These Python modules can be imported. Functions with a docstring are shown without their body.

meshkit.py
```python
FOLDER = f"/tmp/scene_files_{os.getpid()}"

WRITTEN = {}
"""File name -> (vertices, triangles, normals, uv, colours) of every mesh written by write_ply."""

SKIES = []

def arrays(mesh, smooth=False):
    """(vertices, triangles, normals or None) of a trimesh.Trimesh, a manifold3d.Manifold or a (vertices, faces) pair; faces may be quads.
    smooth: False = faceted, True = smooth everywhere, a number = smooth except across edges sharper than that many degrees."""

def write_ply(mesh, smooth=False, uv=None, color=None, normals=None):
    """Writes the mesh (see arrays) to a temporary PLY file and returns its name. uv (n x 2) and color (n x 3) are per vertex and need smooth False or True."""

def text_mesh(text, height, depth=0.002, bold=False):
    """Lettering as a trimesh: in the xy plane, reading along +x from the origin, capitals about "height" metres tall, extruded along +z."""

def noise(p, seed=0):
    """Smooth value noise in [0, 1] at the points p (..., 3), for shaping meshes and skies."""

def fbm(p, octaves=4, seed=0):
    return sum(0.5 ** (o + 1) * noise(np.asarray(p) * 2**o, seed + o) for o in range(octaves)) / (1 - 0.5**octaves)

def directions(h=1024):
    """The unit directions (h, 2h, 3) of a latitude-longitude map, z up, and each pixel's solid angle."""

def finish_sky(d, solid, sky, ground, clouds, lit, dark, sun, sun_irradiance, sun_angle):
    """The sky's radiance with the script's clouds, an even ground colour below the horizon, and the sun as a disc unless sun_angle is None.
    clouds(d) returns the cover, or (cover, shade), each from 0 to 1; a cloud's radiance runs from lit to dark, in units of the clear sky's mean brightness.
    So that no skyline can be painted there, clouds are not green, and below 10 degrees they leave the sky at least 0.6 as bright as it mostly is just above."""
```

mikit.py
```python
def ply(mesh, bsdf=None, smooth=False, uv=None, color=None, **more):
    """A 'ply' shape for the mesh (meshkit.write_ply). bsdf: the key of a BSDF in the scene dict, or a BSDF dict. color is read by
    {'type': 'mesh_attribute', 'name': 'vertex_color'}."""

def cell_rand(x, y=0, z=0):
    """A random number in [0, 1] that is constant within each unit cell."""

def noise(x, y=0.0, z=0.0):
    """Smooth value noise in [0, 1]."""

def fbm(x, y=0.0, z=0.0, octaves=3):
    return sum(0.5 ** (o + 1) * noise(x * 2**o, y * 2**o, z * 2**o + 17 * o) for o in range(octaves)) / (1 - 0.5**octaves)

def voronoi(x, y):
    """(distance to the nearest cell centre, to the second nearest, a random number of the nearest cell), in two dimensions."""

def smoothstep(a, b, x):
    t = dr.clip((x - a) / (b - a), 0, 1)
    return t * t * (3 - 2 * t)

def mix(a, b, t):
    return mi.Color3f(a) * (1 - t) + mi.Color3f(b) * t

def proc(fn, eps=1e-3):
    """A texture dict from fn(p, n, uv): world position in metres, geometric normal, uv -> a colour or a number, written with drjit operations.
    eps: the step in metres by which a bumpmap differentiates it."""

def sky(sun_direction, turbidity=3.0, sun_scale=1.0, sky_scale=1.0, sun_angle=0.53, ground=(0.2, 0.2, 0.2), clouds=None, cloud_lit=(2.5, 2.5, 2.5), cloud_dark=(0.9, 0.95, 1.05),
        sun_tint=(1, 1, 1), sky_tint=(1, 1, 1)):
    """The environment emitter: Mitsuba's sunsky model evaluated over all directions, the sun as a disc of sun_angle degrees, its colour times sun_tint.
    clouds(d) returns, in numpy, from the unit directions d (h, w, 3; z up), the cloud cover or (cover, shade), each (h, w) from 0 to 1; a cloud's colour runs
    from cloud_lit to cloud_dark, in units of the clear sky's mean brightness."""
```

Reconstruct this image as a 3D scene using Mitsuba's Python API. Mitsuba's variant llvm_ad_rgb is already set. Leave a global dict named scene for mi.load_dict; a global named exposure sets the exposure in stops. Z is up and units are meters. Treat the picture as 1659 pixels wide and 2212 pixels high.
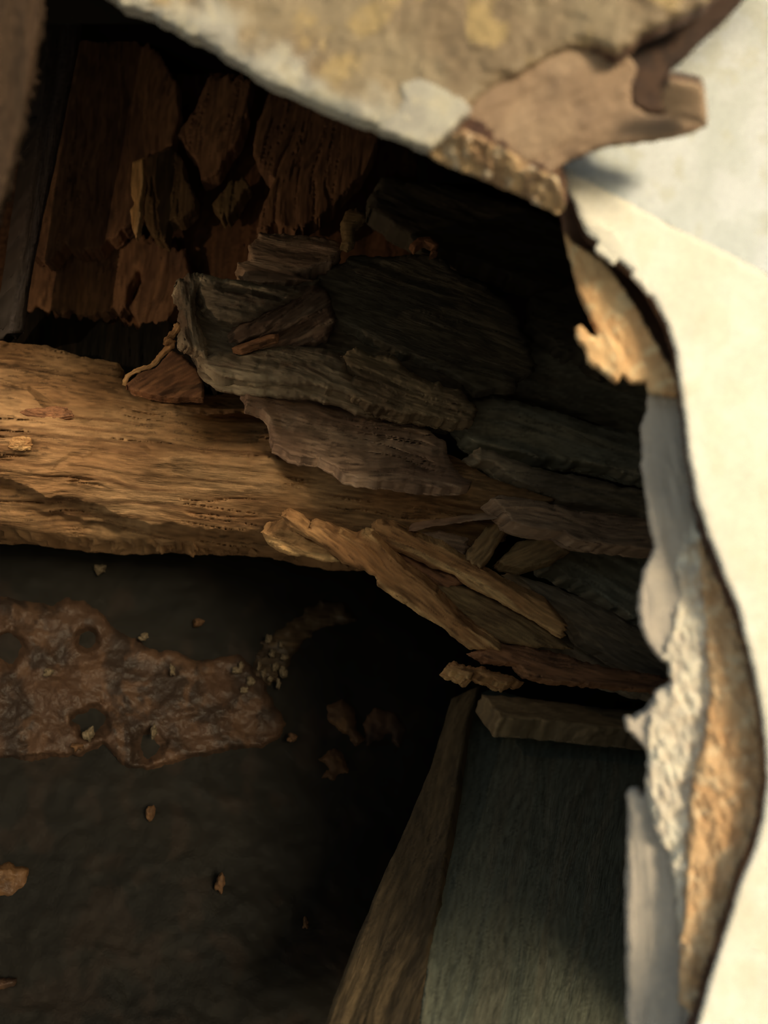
import math, random
import numpy as np
import mitsuba as mi
import mikit
from scipy.spatial import Delaunay, cKDTree
from scipy.interpolate import RBFInterpolator
import shapely
from shapely.geometry import Polygon

random.seed(5)
T = mi.ScalarTransform4f
scene, labels = {}, {}

# ------------------------------------------------------------------ camera, light, exposure
W, H, FOV = 1659, 2212, 52.0
F = (W / 2) / math.tan(math.radians(FOV / 2))
scene['camera'] = {'type': 'thinlens', 'fov': FOV, 'fov_axis': 'x', 'aperture_radius': 0.0020, 'focus_distance': 0.425,
                   'near_clip': 0.01, 'far_clip': 20.0,
                   'to_world': T().look_at(origin=[0, 0, 0], target=[0, 1, 0], up=[0, 0, 1])}
exposure = 2.1
scene['sky'] = mikit.sky((0.46, -0.85, 0.28), turbidity=3.0, sun_scale=0.78, sky_scale=1.3, sun_angle=16, ground=(.42, .38, .32), sun_tint=(.82, 1.0, 1.30), sky_tint=(1.12, 1.0, .84))
scene['torch'] = {'type': 'spot', 'intensity': {'type': 'rgb', 'value': [0.0062, 0.0046, 0.0027]}, 'cutoff_angle': 80, 'beam_width': 48,
                  'to_world': T().look_at(origin=[-0.262, 0.33, 0.095], target=[-0.20, 0.43, 0.03], up=[0, 0, 1])}


# ------------------------------------------------------------------ helpers
def lin(c):
    c = np.asarray(c, float) / 255.0
    return np.where(c <= 0.04045, c / 12.92, ((c + 0.055) / 1.055) ** 2.4)


def point(px, py, d):
    px, py, d = np.broadcast_arrays(np.asarray(px, float), np.asarray(py, float), np.asarray(d, float))
    return np.stack([(px - W / 2) / F * d, d, (H / 2 - py) / F * d], -1)


def sm(a, b, x):
    t = np.clip((x - a) / (b - a), 0, 1)
    return t * t * (3 - 2 * t)


def vn(x, y, seed=0):
    """smooth value noise in 0..1 (numpy)"""
    x, y = np.asarray(x, float) + 531.7, np.asarray(y, float) + 917.3
    xi, yi = np.floor(x), np.floor(y)
    fx, fy = x - xi, y - yi
    fx, fy = fx * fx * fx * (fx * (fx * 6 - 15) + 10), fy * fy * fy * (fy * (fy * 6 - 15) + 10)
    xi, yi = xi.astype(np.int64), yi.astype(np.int64)

    def h(a, b):
        n = (a * 374761393 + b * 668265263 + seed * 1442695041) & 0xFFFFFFFF
        n = ((n ^ (n >> 13)) * 1274126177) & 0xFFFFFFFF
        n = ((n ^ (n >> 16)) * 2246822519) & 0xFFFFFFFF
        return ((n ^ (n >> 15)) & 0xFFFFFF) / 16777215.0
    a = h(xi, yi) * (1 - fx) + h(xi + 1, yi) * fx
    b = h(xi, yi + 1) * (1 - fx) + h(xi + 1, yi + 1) * fx
    return a * (1 - fy) + b * fy


def fb(x, y, o=4, seed=0):
    return sum(0.5 ** (k + 1) * vn(x * 2 ** k, y * 2 ** k, seed + 31 * k) for k in range(o)) / (1 - 0.5 ** o)


def dep(*pts):
    """surface through (px, py, metres): a plane for three points, a smooth sheet for more"""
    p = np.array(pts, float)
    if len(p) == 1:
        return lambda x, y: np.full(np.shape(x), p[0, 2])
    if len(p) == 3:
        co = np.linalg.solve(np.c_[np.ones(3), p[:, :2] / 1000], 1 / p[:, 2])
        return lambda x, y: 1 / np.clip(co[0] + co[1] * x / 1000 + co[2] * y / 1000, 0.9, 8)
    r = RBFInterpolator(p[:, :2] / 1000, p[:, 2], smoothing=1e-6)
    return lambda x, y: r(np.c_[np.ravel(x), np.ravel(y)] / 1000).reshape(np.shape(x))


def line(pts):
    p = np.array(pts, float)
    return lambda x: np.interp(x, p[:, 0], p[:, 1])


def ridge(pts, below=12, above=12, amp=0.004):
    """a step in the surface: lower (further away) on the side below the line when amp > 0"""
    l = line(pts)
    x0, x1 = pts[0][0], pts[-1][0]

    def f(x, y):
        wob = (fb(x / 40, y * 0, 3, 5) - .5) * 22
        t = y - l(x) - wob
        fade = sm(x0 - 40, x0 + 60, x) * (1 - sm(x1 - 60, x1 + 40, x))
        return -amp * fade * (sm(-above, below, t) * np.exp(-np.maximum(t - below, 0) / 110))
    return f


def wood_colour(pal, seed=0, low=0.55, streak=0.6, spot=0.25, su=0.35, sv=7.0):
    c = [lin(q) for q in pal]

    def f(u, v, x, y):
        n = fb(u * low, v * low * 2.2, 4, seed)[:, None]
        col = c[0] + (c[1] - c[0]) * sm(.3, .7, n)
        s = fb(u * su, v * sv, 4, seed + 7)[:, None]
        col = col + (c[2] - col) * sm(.52, .74, s) * streak
        k = fb(u * 1.5, v * 7, 4, seed + 13)[:, None]
        col = col + (c[3] - col) * sm(.58, .76, k) * spot * 2
        g = (vn(u * 5, v * 33, seed + 3) - .5)[:, None]
        m = sm(.66, .8, fb(u * 3.2, v * 24, 2, seed + 17))[:, None] * sm(.4, .6, fb(u * .9, v * 1.4, 2, seed + 19))[:, None]
        col = col + (c[3] * .8 - col) * m * .6
        return np.clip(col * (1 + .6 * g), 0.002, .95)
    return f


def flat_colour(pal, seed=0, scale=1.2, spots=0.5):
    c = [lin(q) for q in pal]

    def f(u, v, x, y):
        n = fb(u * scale, v * scale, 4, seed)[:, None]
        col = c[0] + (c[1] - c[0]) * sm(.32, .68, n)
        k = fb(u * scale * 2.1 + 4, v * scale * 1.5, 4, seed + 9)[:, None]
        col = col + (c[2] - col) * sm(.56, .72, k) * spots
        g = (fb(u * 18, v * 18, 2, seed + 3) - .5)[:, None]
        return np.clip(col * (1 + .16 * g), 0.002, .95)
    return f


def jag(pts, step, amp, wl, seed, close=True):
    p = np.array(list(pts) + ([pts[0]] if close else []), float)
    seg = np.hypot(*np.diff(p, axis=0).T)
    s = np.r_[0, np.cumsum(seg)]
    n = max(8, int(s[-1] / step))
    t = np.linspace(0, s[-1], n, endpoint=False)
    q = np.c_[np.interp(t, s, p[:, 0]), np.interp(t, s, p[:, 1])]
    if amp:
        d = np.roll(q, -1, 0) - np.roll(q, 1, 0)
        nrm = np.c_[-d[:, 1], d[:, 0]] / np.maximum(np.hypot(*d.T), 1e-6)[:, None]
        q = q + nrm * ((fb(t / wl, t * 0, 4, seed) - .5) * 2 * amp)[:, None]
    return q


def relief(outline, depth, thick=0.006, step=5, rough=(5, 30), grain=0.0, big=0.002, fine=0.0004, gu=.5, gv=2.6, fu=.9, fv=13.0, crack=0.0, edge=(14, 0.003),
           features=(), colour=None, core=None, seed=1, iso=0.0, side=None, fray=None):
    """a solid piece: outline (pixels of the frame, placed at its own depth), front surface with relief, back, and ragged edges"""
    q = jag(outline, step, rough[0], rough[1], seed)
    if fray:     # broken fibre ends: in and out along the grain
        ga = math.radians(grain)
        g = np.array([math.cos(ga), math.sin(ga)])
        d = np.roll(q, -2, 0) - np.roll(q, 2, 0)
        n = np.c_[d[:, 1], -d[:, 0]] / np.maximum(np.hypot(*d.T), 1e-6)[:, None]
        k = (-q[:, 0] * g[1] + q[:, 1] * g[0]) / fray[1]
        q = q + g * ((fb(k, k * 0 + seed, 3, seed + 11) - .5) * 2.4 * fray[0] * np.abs(n @ g) ** 1.5)[:, None]
    poly = Polygon(q).buffer(0)
    if poly.geom_type != 'Polygon':
        poly = max(poly.geoms, key=lambda g: g.area)
    q = np.array(poly.exterior.coords)[:-1]
    x0, y0, x1, y1 = poly.bounds
    gx, gy = np.meshgrid(np.arange(x0, x1, step), np.arange(y0, y1, step * .87))
    gx = gx + (np.arange(gx.shape[0]) % 2)[:, None] * step / 2
    rng = np.random.default_rng(seed)
    g = np.c_[gx.ravel(), gy.ravel()] + rng.uniform(-.22, .22, (gx.size, 2)) * step
    g = g[shapely.contains_xy(poly, g[:, 0], g[:, 1])]
    tree = cKDTree(q)
    if len(g):
        g = g[tree.query(g)[0] > .55 * step]
    p = np.vstack([q, g])
    tri = Delaunay(p).simplices
    c = p[tri].mean(1)
    tri = tri[shapely.contains_xy(poly, c[:, 0], c[:, 1])]
    area = np.cross(p[tri[:, 1]] - p[tri[:, 0]], p[tri[:, 2]] - p[tri[:, 0]])
    tri = tri[np.abs(area) > 1e-3]
    area = np.cross(p[tri[:, 1]] - p[tri[:, 0]], p[tri[:, 2]] - p[tri[:, 0]])
    tri[area > 0] = tri[area > 0][:, ::-1]     # y runs down in the frame: this order faces the camera
    x, y = p[:, 0], p[:, 1]
    a = math.radians(grain)
    u = (x * math.cos(a) + y * math.sin(a)) / 100 + seed * 3.7
    v = (-x * math.sin(a) + y * math.cos(a)) / 100 + seed * 1.3
    wu = u + (fb(u * .4, v * .8, 2, seed + 60) - .5) * .6
    wv = v + (fb(u * .35, v * .9, 3, seed + 50) - .5) * .5
    d = tree.query(p)[0]
    d[:len(q)] = 0
    h = big * (fb(wu * gu, wv * gv, 4, seed) - .5) * 2 + fine * (fb(wu * fu, wv * fv, 3, seed + 20) - .5) * 2
    if iso:
        h = h + iso * (fb(u * 4, v * 4, 4, seed + 77) - .5) * 2
    if crack:
        n = fb(wu * .22, wv * 4.2, 3, seed + 40)
        h = h - crack * (1 - sm(0.0, .03, np.abs(n - .5))) * sm(.42, .62, fb(u * .6, v * .9, 2, seed + 41))
    if edge[1]:
        t = np.clip(d / edge[0], 0, 1)
        h = h - edge[1] * (1 - np.sqrt(np.clip(1 - (1 - t) ** 2, 0, 1)))
    for f in features:
        h = h + f(x, y)
    D = depth(x, y) - h
    P = point(x, y, D)
    cen = P.mean(0)
    nrm = np.linalg.svd(P[::max(1, len(P) // 3000)] - cen, full_matrices=False)[2][2]
    nrm = nrm if nrm @ cen > 0 else -nrm
    if side is not None:
        nrm = np.array(side, float) / np.linalg.norm(side)
    elif nrm @ (cen / np.linalg.norm(cen)) < .35:
        nrm = cen / np.linalg.norm(cen)
    B = P + nrm * thick
    col = colour(wu, wv, x, y)
    corec = (core or colour)(wu, wv, x, y)
    # rim
    e = np.sort(np.vstack([tri[:, [0, 1]], tri[:, [1, 2]], tri[:, [2, 0]]]), axis=1)
    ed = np.vstack([tri[:, [0, 1]], tri[:, [1, 2]], tri[:, [2, 0]]])
    _, inv, cnt = np.unique(e[:, 0].astype(np.int64) * len(p) + e[:, 1], return_inverse=True, return_counts=True)
    ed = ed[cnt[inv.ravel()] == 1]
    rim = np.unique(ed)
    idx = np.full(len(p), -1)
    idx[rim] = np.arange(len(rim))
    rows = int(np.clip(round(thick / (step * cen[1] / F)), 1, 8))
    V, C, UV, Fc = [P], [col], [np.c_[u, v]], [tri]
    off = len(P)
    inward = cen - P[rim]
    inward -= (inward @ nrm)[:, None] * nrm
    inward /= np.maximum(np.linalg.norm(inward, axis=1, keepdims=True), 1e-9)
    for r in range(rows + 1):
        k = r / rows
        wig = (fb(u[rim] * 6, v[rim] * 6 + k * 3, 3, seed + 90) - .5) * .35 * thick * math.sin(math.pi * k)
        V.append(P[rim] + nrm * thick * k + inward * wig[:, None])
        C.append(corec[rim] * (1 + .25 * (fb(u[rim] * 5, v[rim] * 5 + k * 6, 2, seed + 91) - .5))[:, None])
        UV.append(np.c_[u[rim], v[rim] + k])
        if r:
            m = len(rim)
            A0, A1 = idx[ed[:, 0]] + off + (r - 1) * m, idx[ed[:, 1]] + off + (r - 1) * m
            Fc += [np.c_[A0, A0 + m, A1], np.c_[A1, A0 + m, A1 + m]]
    off2 = off + (rows + 1) * len(rim)
    V.append(B); C.append(corec); UV.append(np.c_[u, v]); Fc.append(tri[:, ::-1] + off2)
    return np.vstack(V), np.vstack(Fc), np.vstack(C), np.vstack(UV)


def entry(key, data, mat='dry'):
    v, f, c, uv = data
    scene[key] = mikit.ply((v, f), mat, smooth=True, uv=uv, color=np.clip(c, 0, 1))


def say(key, label=None, cat=None, group=None, kind=None):
    labels[key] = {k: s for k, s in (('label', label), ('category', cat), ('group', group), ('kind', kind)) if s}


def piece(key, outline, depth, mat='dry', label=None, cat=None, group=None, kind=None, **kw):
    entry(key, relief(outline, depth, **kw), mat)
    if label or kind:
        say(key, label, cat, group, kind)


def tube(path, radii, n=9, seed=0, colour=None, rough=.15):
    """a bent stick through world points"""
    p = np.array(path, float)
    s = np.linspace(0, 1, len(p)); t = np.linspace(0, 1, len(p) * 7)
    q = np.stack([np.interp(t, s, p[:, k]) for k in range(3)], 1)
    ker = np.ones(7) / 7
    q[3:-3] = np.stack([np.convolve(q[:, k], ker, 'valid') for k in range(3)], 1)
    r = np.interp(t, np.linspace(0, 1, len(radii)), radii)
    d = np.gradient(q, axis=0); d /= np.linalg.norm(d, axis=1, keepdims=True)
    a = np.cross(d, [0.1, 1, 0.2]); a /= np.linalg.norm(a, axis=1, keepdims=True)
    b = np.cross(d, a)
    th = np.arange(n) / n * 2 * math.pi
    rr = r[:, None] * (1 + rough * 2 * (vn(th[None] * 2.2 + t[:, None] * 3, t[:, None] * 40, seed) - .5))
    V = q[:, None] + rr[..., None] * (a[:, None] * np.cos(th)[None, :, None] + b[:, None] * np.sin(th)[None, :, None])
    i, j = np.meshgrid(np.arange(len(t) - 1), np.arange(n), indexing='ij')
    k = i * n + j; k2 = i * n + (j + 1) % n
    Fc = np.vstack([np.c_[k.ravel(), k2.ravel(), (k + n).ravel()], np.c_[k2.ravel(), (k2 + n).ravel(), (k + n).ravel()]])
    V = V.reshape(-1, 3)
    e0, e1 = len(V), len(V) + 1
    V = np.vstack([V, q[:1], q[-1:]])
    jj = np.arange(n); L = (len(t) - 1) * n
    Fc = np.vstack([Fc, np.c_[np.full(n, e0), (jj + 1) % n, jj], np.c_[np.full(n, e1), L + jj, L + (jj + 1) % n]])
    uu = np.r_[np.repeat(t * 3, n), 0, 3]; vv = np.r_[np.tile(th / 6, len(t)), 0, 0]
    return V, Fc, colour(uu, vv, uu, vv), np.c_[uu, vv]


def lump(cx, cy, d, rx, ry, depth_m, seed, colour, n=3, rough=.5):
    """a crumb or knot: a rough rounded lump; rx, ry in pixels at distance d"""
    import trimesh
    s = trimesh.creation.icosphere(subdivisions=n)
    v = np.array(s.vertices)
    k = 1 + rough * ((vn(v[:, 0] * 1.7 + v[:, 1] * .8, v[:, 2] * 1.9 + v[:, 1], seed) - .5) * 1.3 + (fb(v[:, 0] * 4 + v[:, 1] * 2, v[:, 2] * 4 - v[:, 1] * 3, 2, seed + 4) - .5) * .7)
    v = v * k[:, None] * [rx * d / F, depth_m, ry * d / F]
    c = point(cx, cy, d)
    return v + c, np.array(s.faces), colour(v[:, 0] * 300, v[:, 2] * 300, 0, 0), np.c_[v[:, 0] * 60, v[:, 2] * 60]


# ------------------------------------------------------------------ materials
def bump_wood(p, n, uv):
    return mikit.fbm(uv.x * 6.0, uv.y * 45.0, 0.0, 3)


def bump_grit(p, n, uv):
    return mikit.fbm(uv.x * 22.0, uv.y * 22.0, 0.0, 3)


VC = {'type': 'mesh_attribute', 'name': 'vertex_color'}


def bsdf(rough, spec, bump=None, scale=0.0002):
    b = {'type': 'principled', 'base_color': VC, 'roughness': rough, 'specular': spec}
    if bump:
        b = {'type': 'bumpmap', 'arbitrary': mikit.proc(bump, eps=1e-4), 'scale': scale, 'bsdf': b}
    return {'type': 'twosided', 'bsdf': b}


scene['dry'] = bsdf(.85, .12, bump_wood, 0.0005)
scene['grit'] = bsdf(.8, .15, bump_grit, 0.00030)
scene['painted'] = bsdf(.55, .3, bump_grit, 0.00004)
scene['wet'] = bsdf(.58, .22, bump_grit, 0.0005)
scene['dull'] = bsdf(.9, .1)


# palettes (sRGB of the surface colour, a few with haze, sky light or shade mixed in)
FRESH = wood_colour([(156, 121, 87), (134, 99, 68), (100, 70, 47), (62, 46, 33)], 3, spot=.2, streak=.75)
SPLIT = wood_colour([(174, 132, 90), (140, 100, 66), (200, 160, 112), (82, 56, 38)], 23, streak=.8)
REDROT = wood_colour([(136, 94, 68), (110, 76, 56), (154, 108, 76), (70, 50, 40)], 43)
OLIVE = wood_colour([(124, 100, 70), (106, 82, 58), (136, 106, 74), (74, 56, 42)], 53)
BARK = wood_colour([(156, 126, 104), (130, 102, 84), (178, 148, 124), (76, 58, 48)], 63, sv=5)
GREY = wood_colour([(130, 112, 92), (96, 82, 68), (170, 150, 124), (80, 56, 44)], 73)
GREY_VEIL = wood_colour([(146, 139, 122), (128, 122, 108), (156, 142, 118), (100, 90, 76)], 83)  # veil of haze lifted into the colour of the right-hand boards
REDPLANK = wood_colour([(152, 110, 82), (124, 90, 70), (172, 126, 92), (78, 60, 50)], 143)
DEEP = wood_colour([(112, 102, 86), (96, 88, 76), (124, 108, 88), (78, 70, 60)], 153)
DIM_VEIL = wood_colour([(142, 124, 104), (124, 108, 92), (152, 130, 104), (96, 84, 72)], 93)  # raised tone carries the haze over the boards on the right
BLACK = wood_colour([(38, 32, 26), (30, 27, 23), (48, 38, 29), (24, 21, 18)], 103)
PLANK_VEIL = wood_colour([(104, 105, 92), (96, 98, 87), (110, 104, 89), (88, 87, 76)], 113, su=.12, sv=5)  # greenish haze near the opening is mixed into the post colour
CREAM = flat_colour([(243, 237, 226), (239, 231, 217), (232, 220, 196)], 4, .9, .3)
CREAM_SKYLIT = flat_colour([(212, 214, 218), (200, 203, 204), (196, 195, 184)], 14, 1.1, .6)  # upper face of the cream board, cool sky light put into the colour
BEIGE = flat_colour([(150, 132, 108), (132, 112, 90), (176, 150, 106)], 24, .55, .8)
RIM = flat_colour([(188, 180, 166), (170, 162, 152), (196, 184, 162)], 34, 1.5, .6)
FLAP = flat_colour([(166, 140, 118), (152, 126, 106), (138, 114, 98)], 44, .8, .5)
CORE = flat_colour([(92, 66, 54), (70, 50, 44), (120, 90, 66)], 54, 2.0, .5)
CRUMB = flat_colour([(200, 168, 130), (166, 134, 106), (226, 212, 192)], 64, 3.0, .7)
TAN = flat_colour([(212, 176, 138), (194, 154, 116), (226, 202, 170)], 74, 2.4, .6)
TAN_SHADE = flat_colour([(112, 84, 70), (98, 74, 64), (120, 90, 72)], 84, 1.2, .5)  # same fibreboard as the tan face, shadow painted into the colour
FLUFF = flat_colour([(232, 222, 206), (212, 200, 186), (190, 172, 156)], 94, 2.6, .5)
GREYPAPER = flat_colour([(192, 179, 168), (178, 167, 158), (200, 185, 170)], 104, 1.1, .5)
SOIL = flat_colour([(58, 41, 30), (38, 28, 22), (70, 50, 36)], 114, 1.6, .7)
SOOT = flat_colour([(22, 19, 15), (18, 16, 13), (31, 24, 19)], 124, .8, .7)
RUST = flat_colour([(76, 53, 34), (60, 42, 28), (88, 62, 38)], 134, 2.0, .6)
PALE = flat_colour([(88, 75, 58), (66, 56, 43), (112, 98, 78)], 144, 3.0, .6)

# ------------------------------------------------------------------ the setting: the dark cavity behind the broken boards
BOX = dict(x0=-.46, x1=.33, z0=-.52, z1=.36, y0=.262, y1=.86)


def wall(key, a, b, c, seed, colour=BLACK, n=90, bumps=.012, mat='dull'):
    """a rough slab from corner a along b and c, relief along its normal"""
    a, b, c = (np.array(q, float) for q in (a, b, c))
    nr = np.cross(b, c); nr /= np.linalg.norm(nr)
    s, t = np.meshgrid(np.linspace(0, 1, n), np.linspace(0, 1, n), indexing='ij')
    s, t = s.ravel(), t.ravel()
    h = (fb(s * 3, t * 14, 4, seed) - .5) * 2 * bumps
    v = a + s[:, None] * b + t[:, None] * c + nr * h[:, None]
    back = a + s[:, None] * b + t[:, None] * c - nr * .025
    i, j = np.meshgrid(np.arange(n - 1), np.arange(n - 1), indexing='ij')
    k = (i * n + j).ravel()
    f = np.vstack([np.c_[k, k + n, k + 1], np.c_[k + 1, k + n, k + n + 1]])
    ring = np.r_[np.arange(n) * n, (n - 1) * n + np.arange(1, n), (np.arange(n - 1) * n + n - 1)[::-1], np.arange(1, n - 1)[::-1]]
    nx = np.roll(ring, -1); m = n * n
    f = np.vstack([f, f[:, ::-1] + m, np.c_[ring, ring + m, nx], np.c_[nx, ring + m, nx + m]])
    col = colour(s * 6, t * 6, s, t)
    entry(key, (np.vstack([v, back]), f, np.vstack([col, col]), np.tile(np.c_[s * 6, t * 6], (2, 1))), mat)
    say(key, kind='structure')


x0, x1, z0, z1, y0, y1 = (BOX[k] for k in ('x0', 'x1', 'z0', 'z1', 'y0', 'y1'))
wall('wall_back', (x0, y1, z0), (x1 - x0, 0, 0), (0, 0, z1 - z0), 1)
wall('wall_left', (x0, y0, z0), (0, y1 - y0, 0), (0, 0, z1 - z0), 2)
wall('wall_right', (x1, y1, z0), (0, y0 - y1, 0), (0, 0, z1 - z0), 3)
wall('ceiling', (x0, y0, z1), (0, y1 - y0, 0), (x1 - x0, 0, 0), 4)
fl = dep((0, 1150, .57), (0, 2212, .405), (700, 1150, .64), (700, 2212, .42), (1400, 1150, .82), (1400, 2212, .62), (-700, 1150, .55), (-700, 2300, .40))
wall('light_stop_top', (x0, y0, .178), (x1 - x0, 0, 0), (0, 0, z1 - .178), 5, bumps=.003)  # unseen slab added behind the boards to stop light leaking in
wall('light_stop_right', (.134, y0, z0), (x1 - .134, 0, 0), (0, 0, .69), 6, bumps=.003)  # second added slab, hidden behind the cream board, keeps light out
# sooty lower wall that slopes towards us
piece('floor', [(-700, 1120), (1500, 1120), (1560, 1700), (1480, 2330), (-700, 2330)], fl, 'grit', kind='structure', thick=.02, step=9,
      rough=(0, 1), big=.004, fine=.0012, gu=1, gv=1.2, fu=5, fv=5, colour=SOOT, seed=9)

# ------------------------------------------------------------------ front: cream corner board, stained board, flap
gapless = dict(rough=(3, 26), grain=20)
dC = dep((1210, 357, .226), (1659, 590, .214), (1659, 0, .262))
dD = dep((1210, 357, .226), (1659, 590, .214), (1500, 2212, .206))
say('cream_wall_board', 'cream painted wall board with a broken curved edge right of the hole', 'wall board')
piece('cream_wall_board__front_face',
      [(1207, 359), (1222, 402), (1240, 440), (1252, 470), (1262, 492), (1270, 506), (1290, 520), (1320, 548), (1350, 572), (1382, 602), (1412, 645), (1440, 700), (1460, 760), (1466, 820), (1478, 900), (1490, 1000), (1505, 1080), (1530, 1160),
       (1562, 1240), (1592, 1310), (1616, 1400), (1638, 1500), (1652, 1600), (1657, 1680), (1648, 1760), (1630, 1830), (1600, 1900), (1570, 2000), (1540, 2090), (1505, 2212), (1440, 2420), (3700, 2600), (3700, 1650)],
      dD, 'painted', thick=.005, step=7, rough=(2.5, 22), big=.0007, fine=.0001, gu=.5, gv=.6, edge=(10, .0008), colour=CREAM, core=CORE, seed=11)
piece('cream_wall_board__upper_face', [(1207, 358), (1190, 330), (1250, 230), (1360, 130), (1480, -60), (1560, -300), (3600, -300), (3700, 1652), (1659, 592), (1450, 488)],
      dC, 'painted', thick=.005, step=8, rough=(0, 1), big=.0007, fine=.0001, gu=.6, gv=.7, edge=(10, .0006), colour=CREAM_SKYLIT, core=CORE, seed=12)
piece('cream_wall_board__paint_flake', [(1258, 488), (1272, 498), (1288, 510), (1292, 524), (1284, 536), (1292, 548), (1310, 560), (1326, 574), (1333, 560), (1352, 566), (1372, 584), (1362, 592), (1400, 640), (1420, 640), (1330, 500), (1280, 470)],
      dep((1258, 488, .2235), (1333, 574, .2215), (1400, 560, .219)), 'painted', thick=.0015, step=4, rough=(4, 12), big=.0006, fine=.0002, edge=(6, .0005), colour=CREAM, seed=13)
piece('cream_wall_board__torn_edge', [(1462, 800), (1472, 860), (1482, 940), (1492, 1030), (1502, 1090), (1520, 1165), (1550, 1245), (1585, 1330), (1606, 1410), (1628, 1500), (1642, 1600), (1645, 1680), (1636, 1760), (1618, 1820), (1590, 1890), (1556, 1990),
       (1528, 2080), (1490, 2212), (1470, 2290), (1560, 2290), (1680, 1900), (1700, 1650), (1660, 1400), (1560, 1150), (1500, 900), (1480, 800)],
      dep((1465, 800, .2215), (1640, 1600, .2135), (1500, 2212, .2115)), 'grit', thick=.002, step=5, rough=(9, 24), big=.001, fine=.0004, colour=CORE, seed=14)

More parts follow.
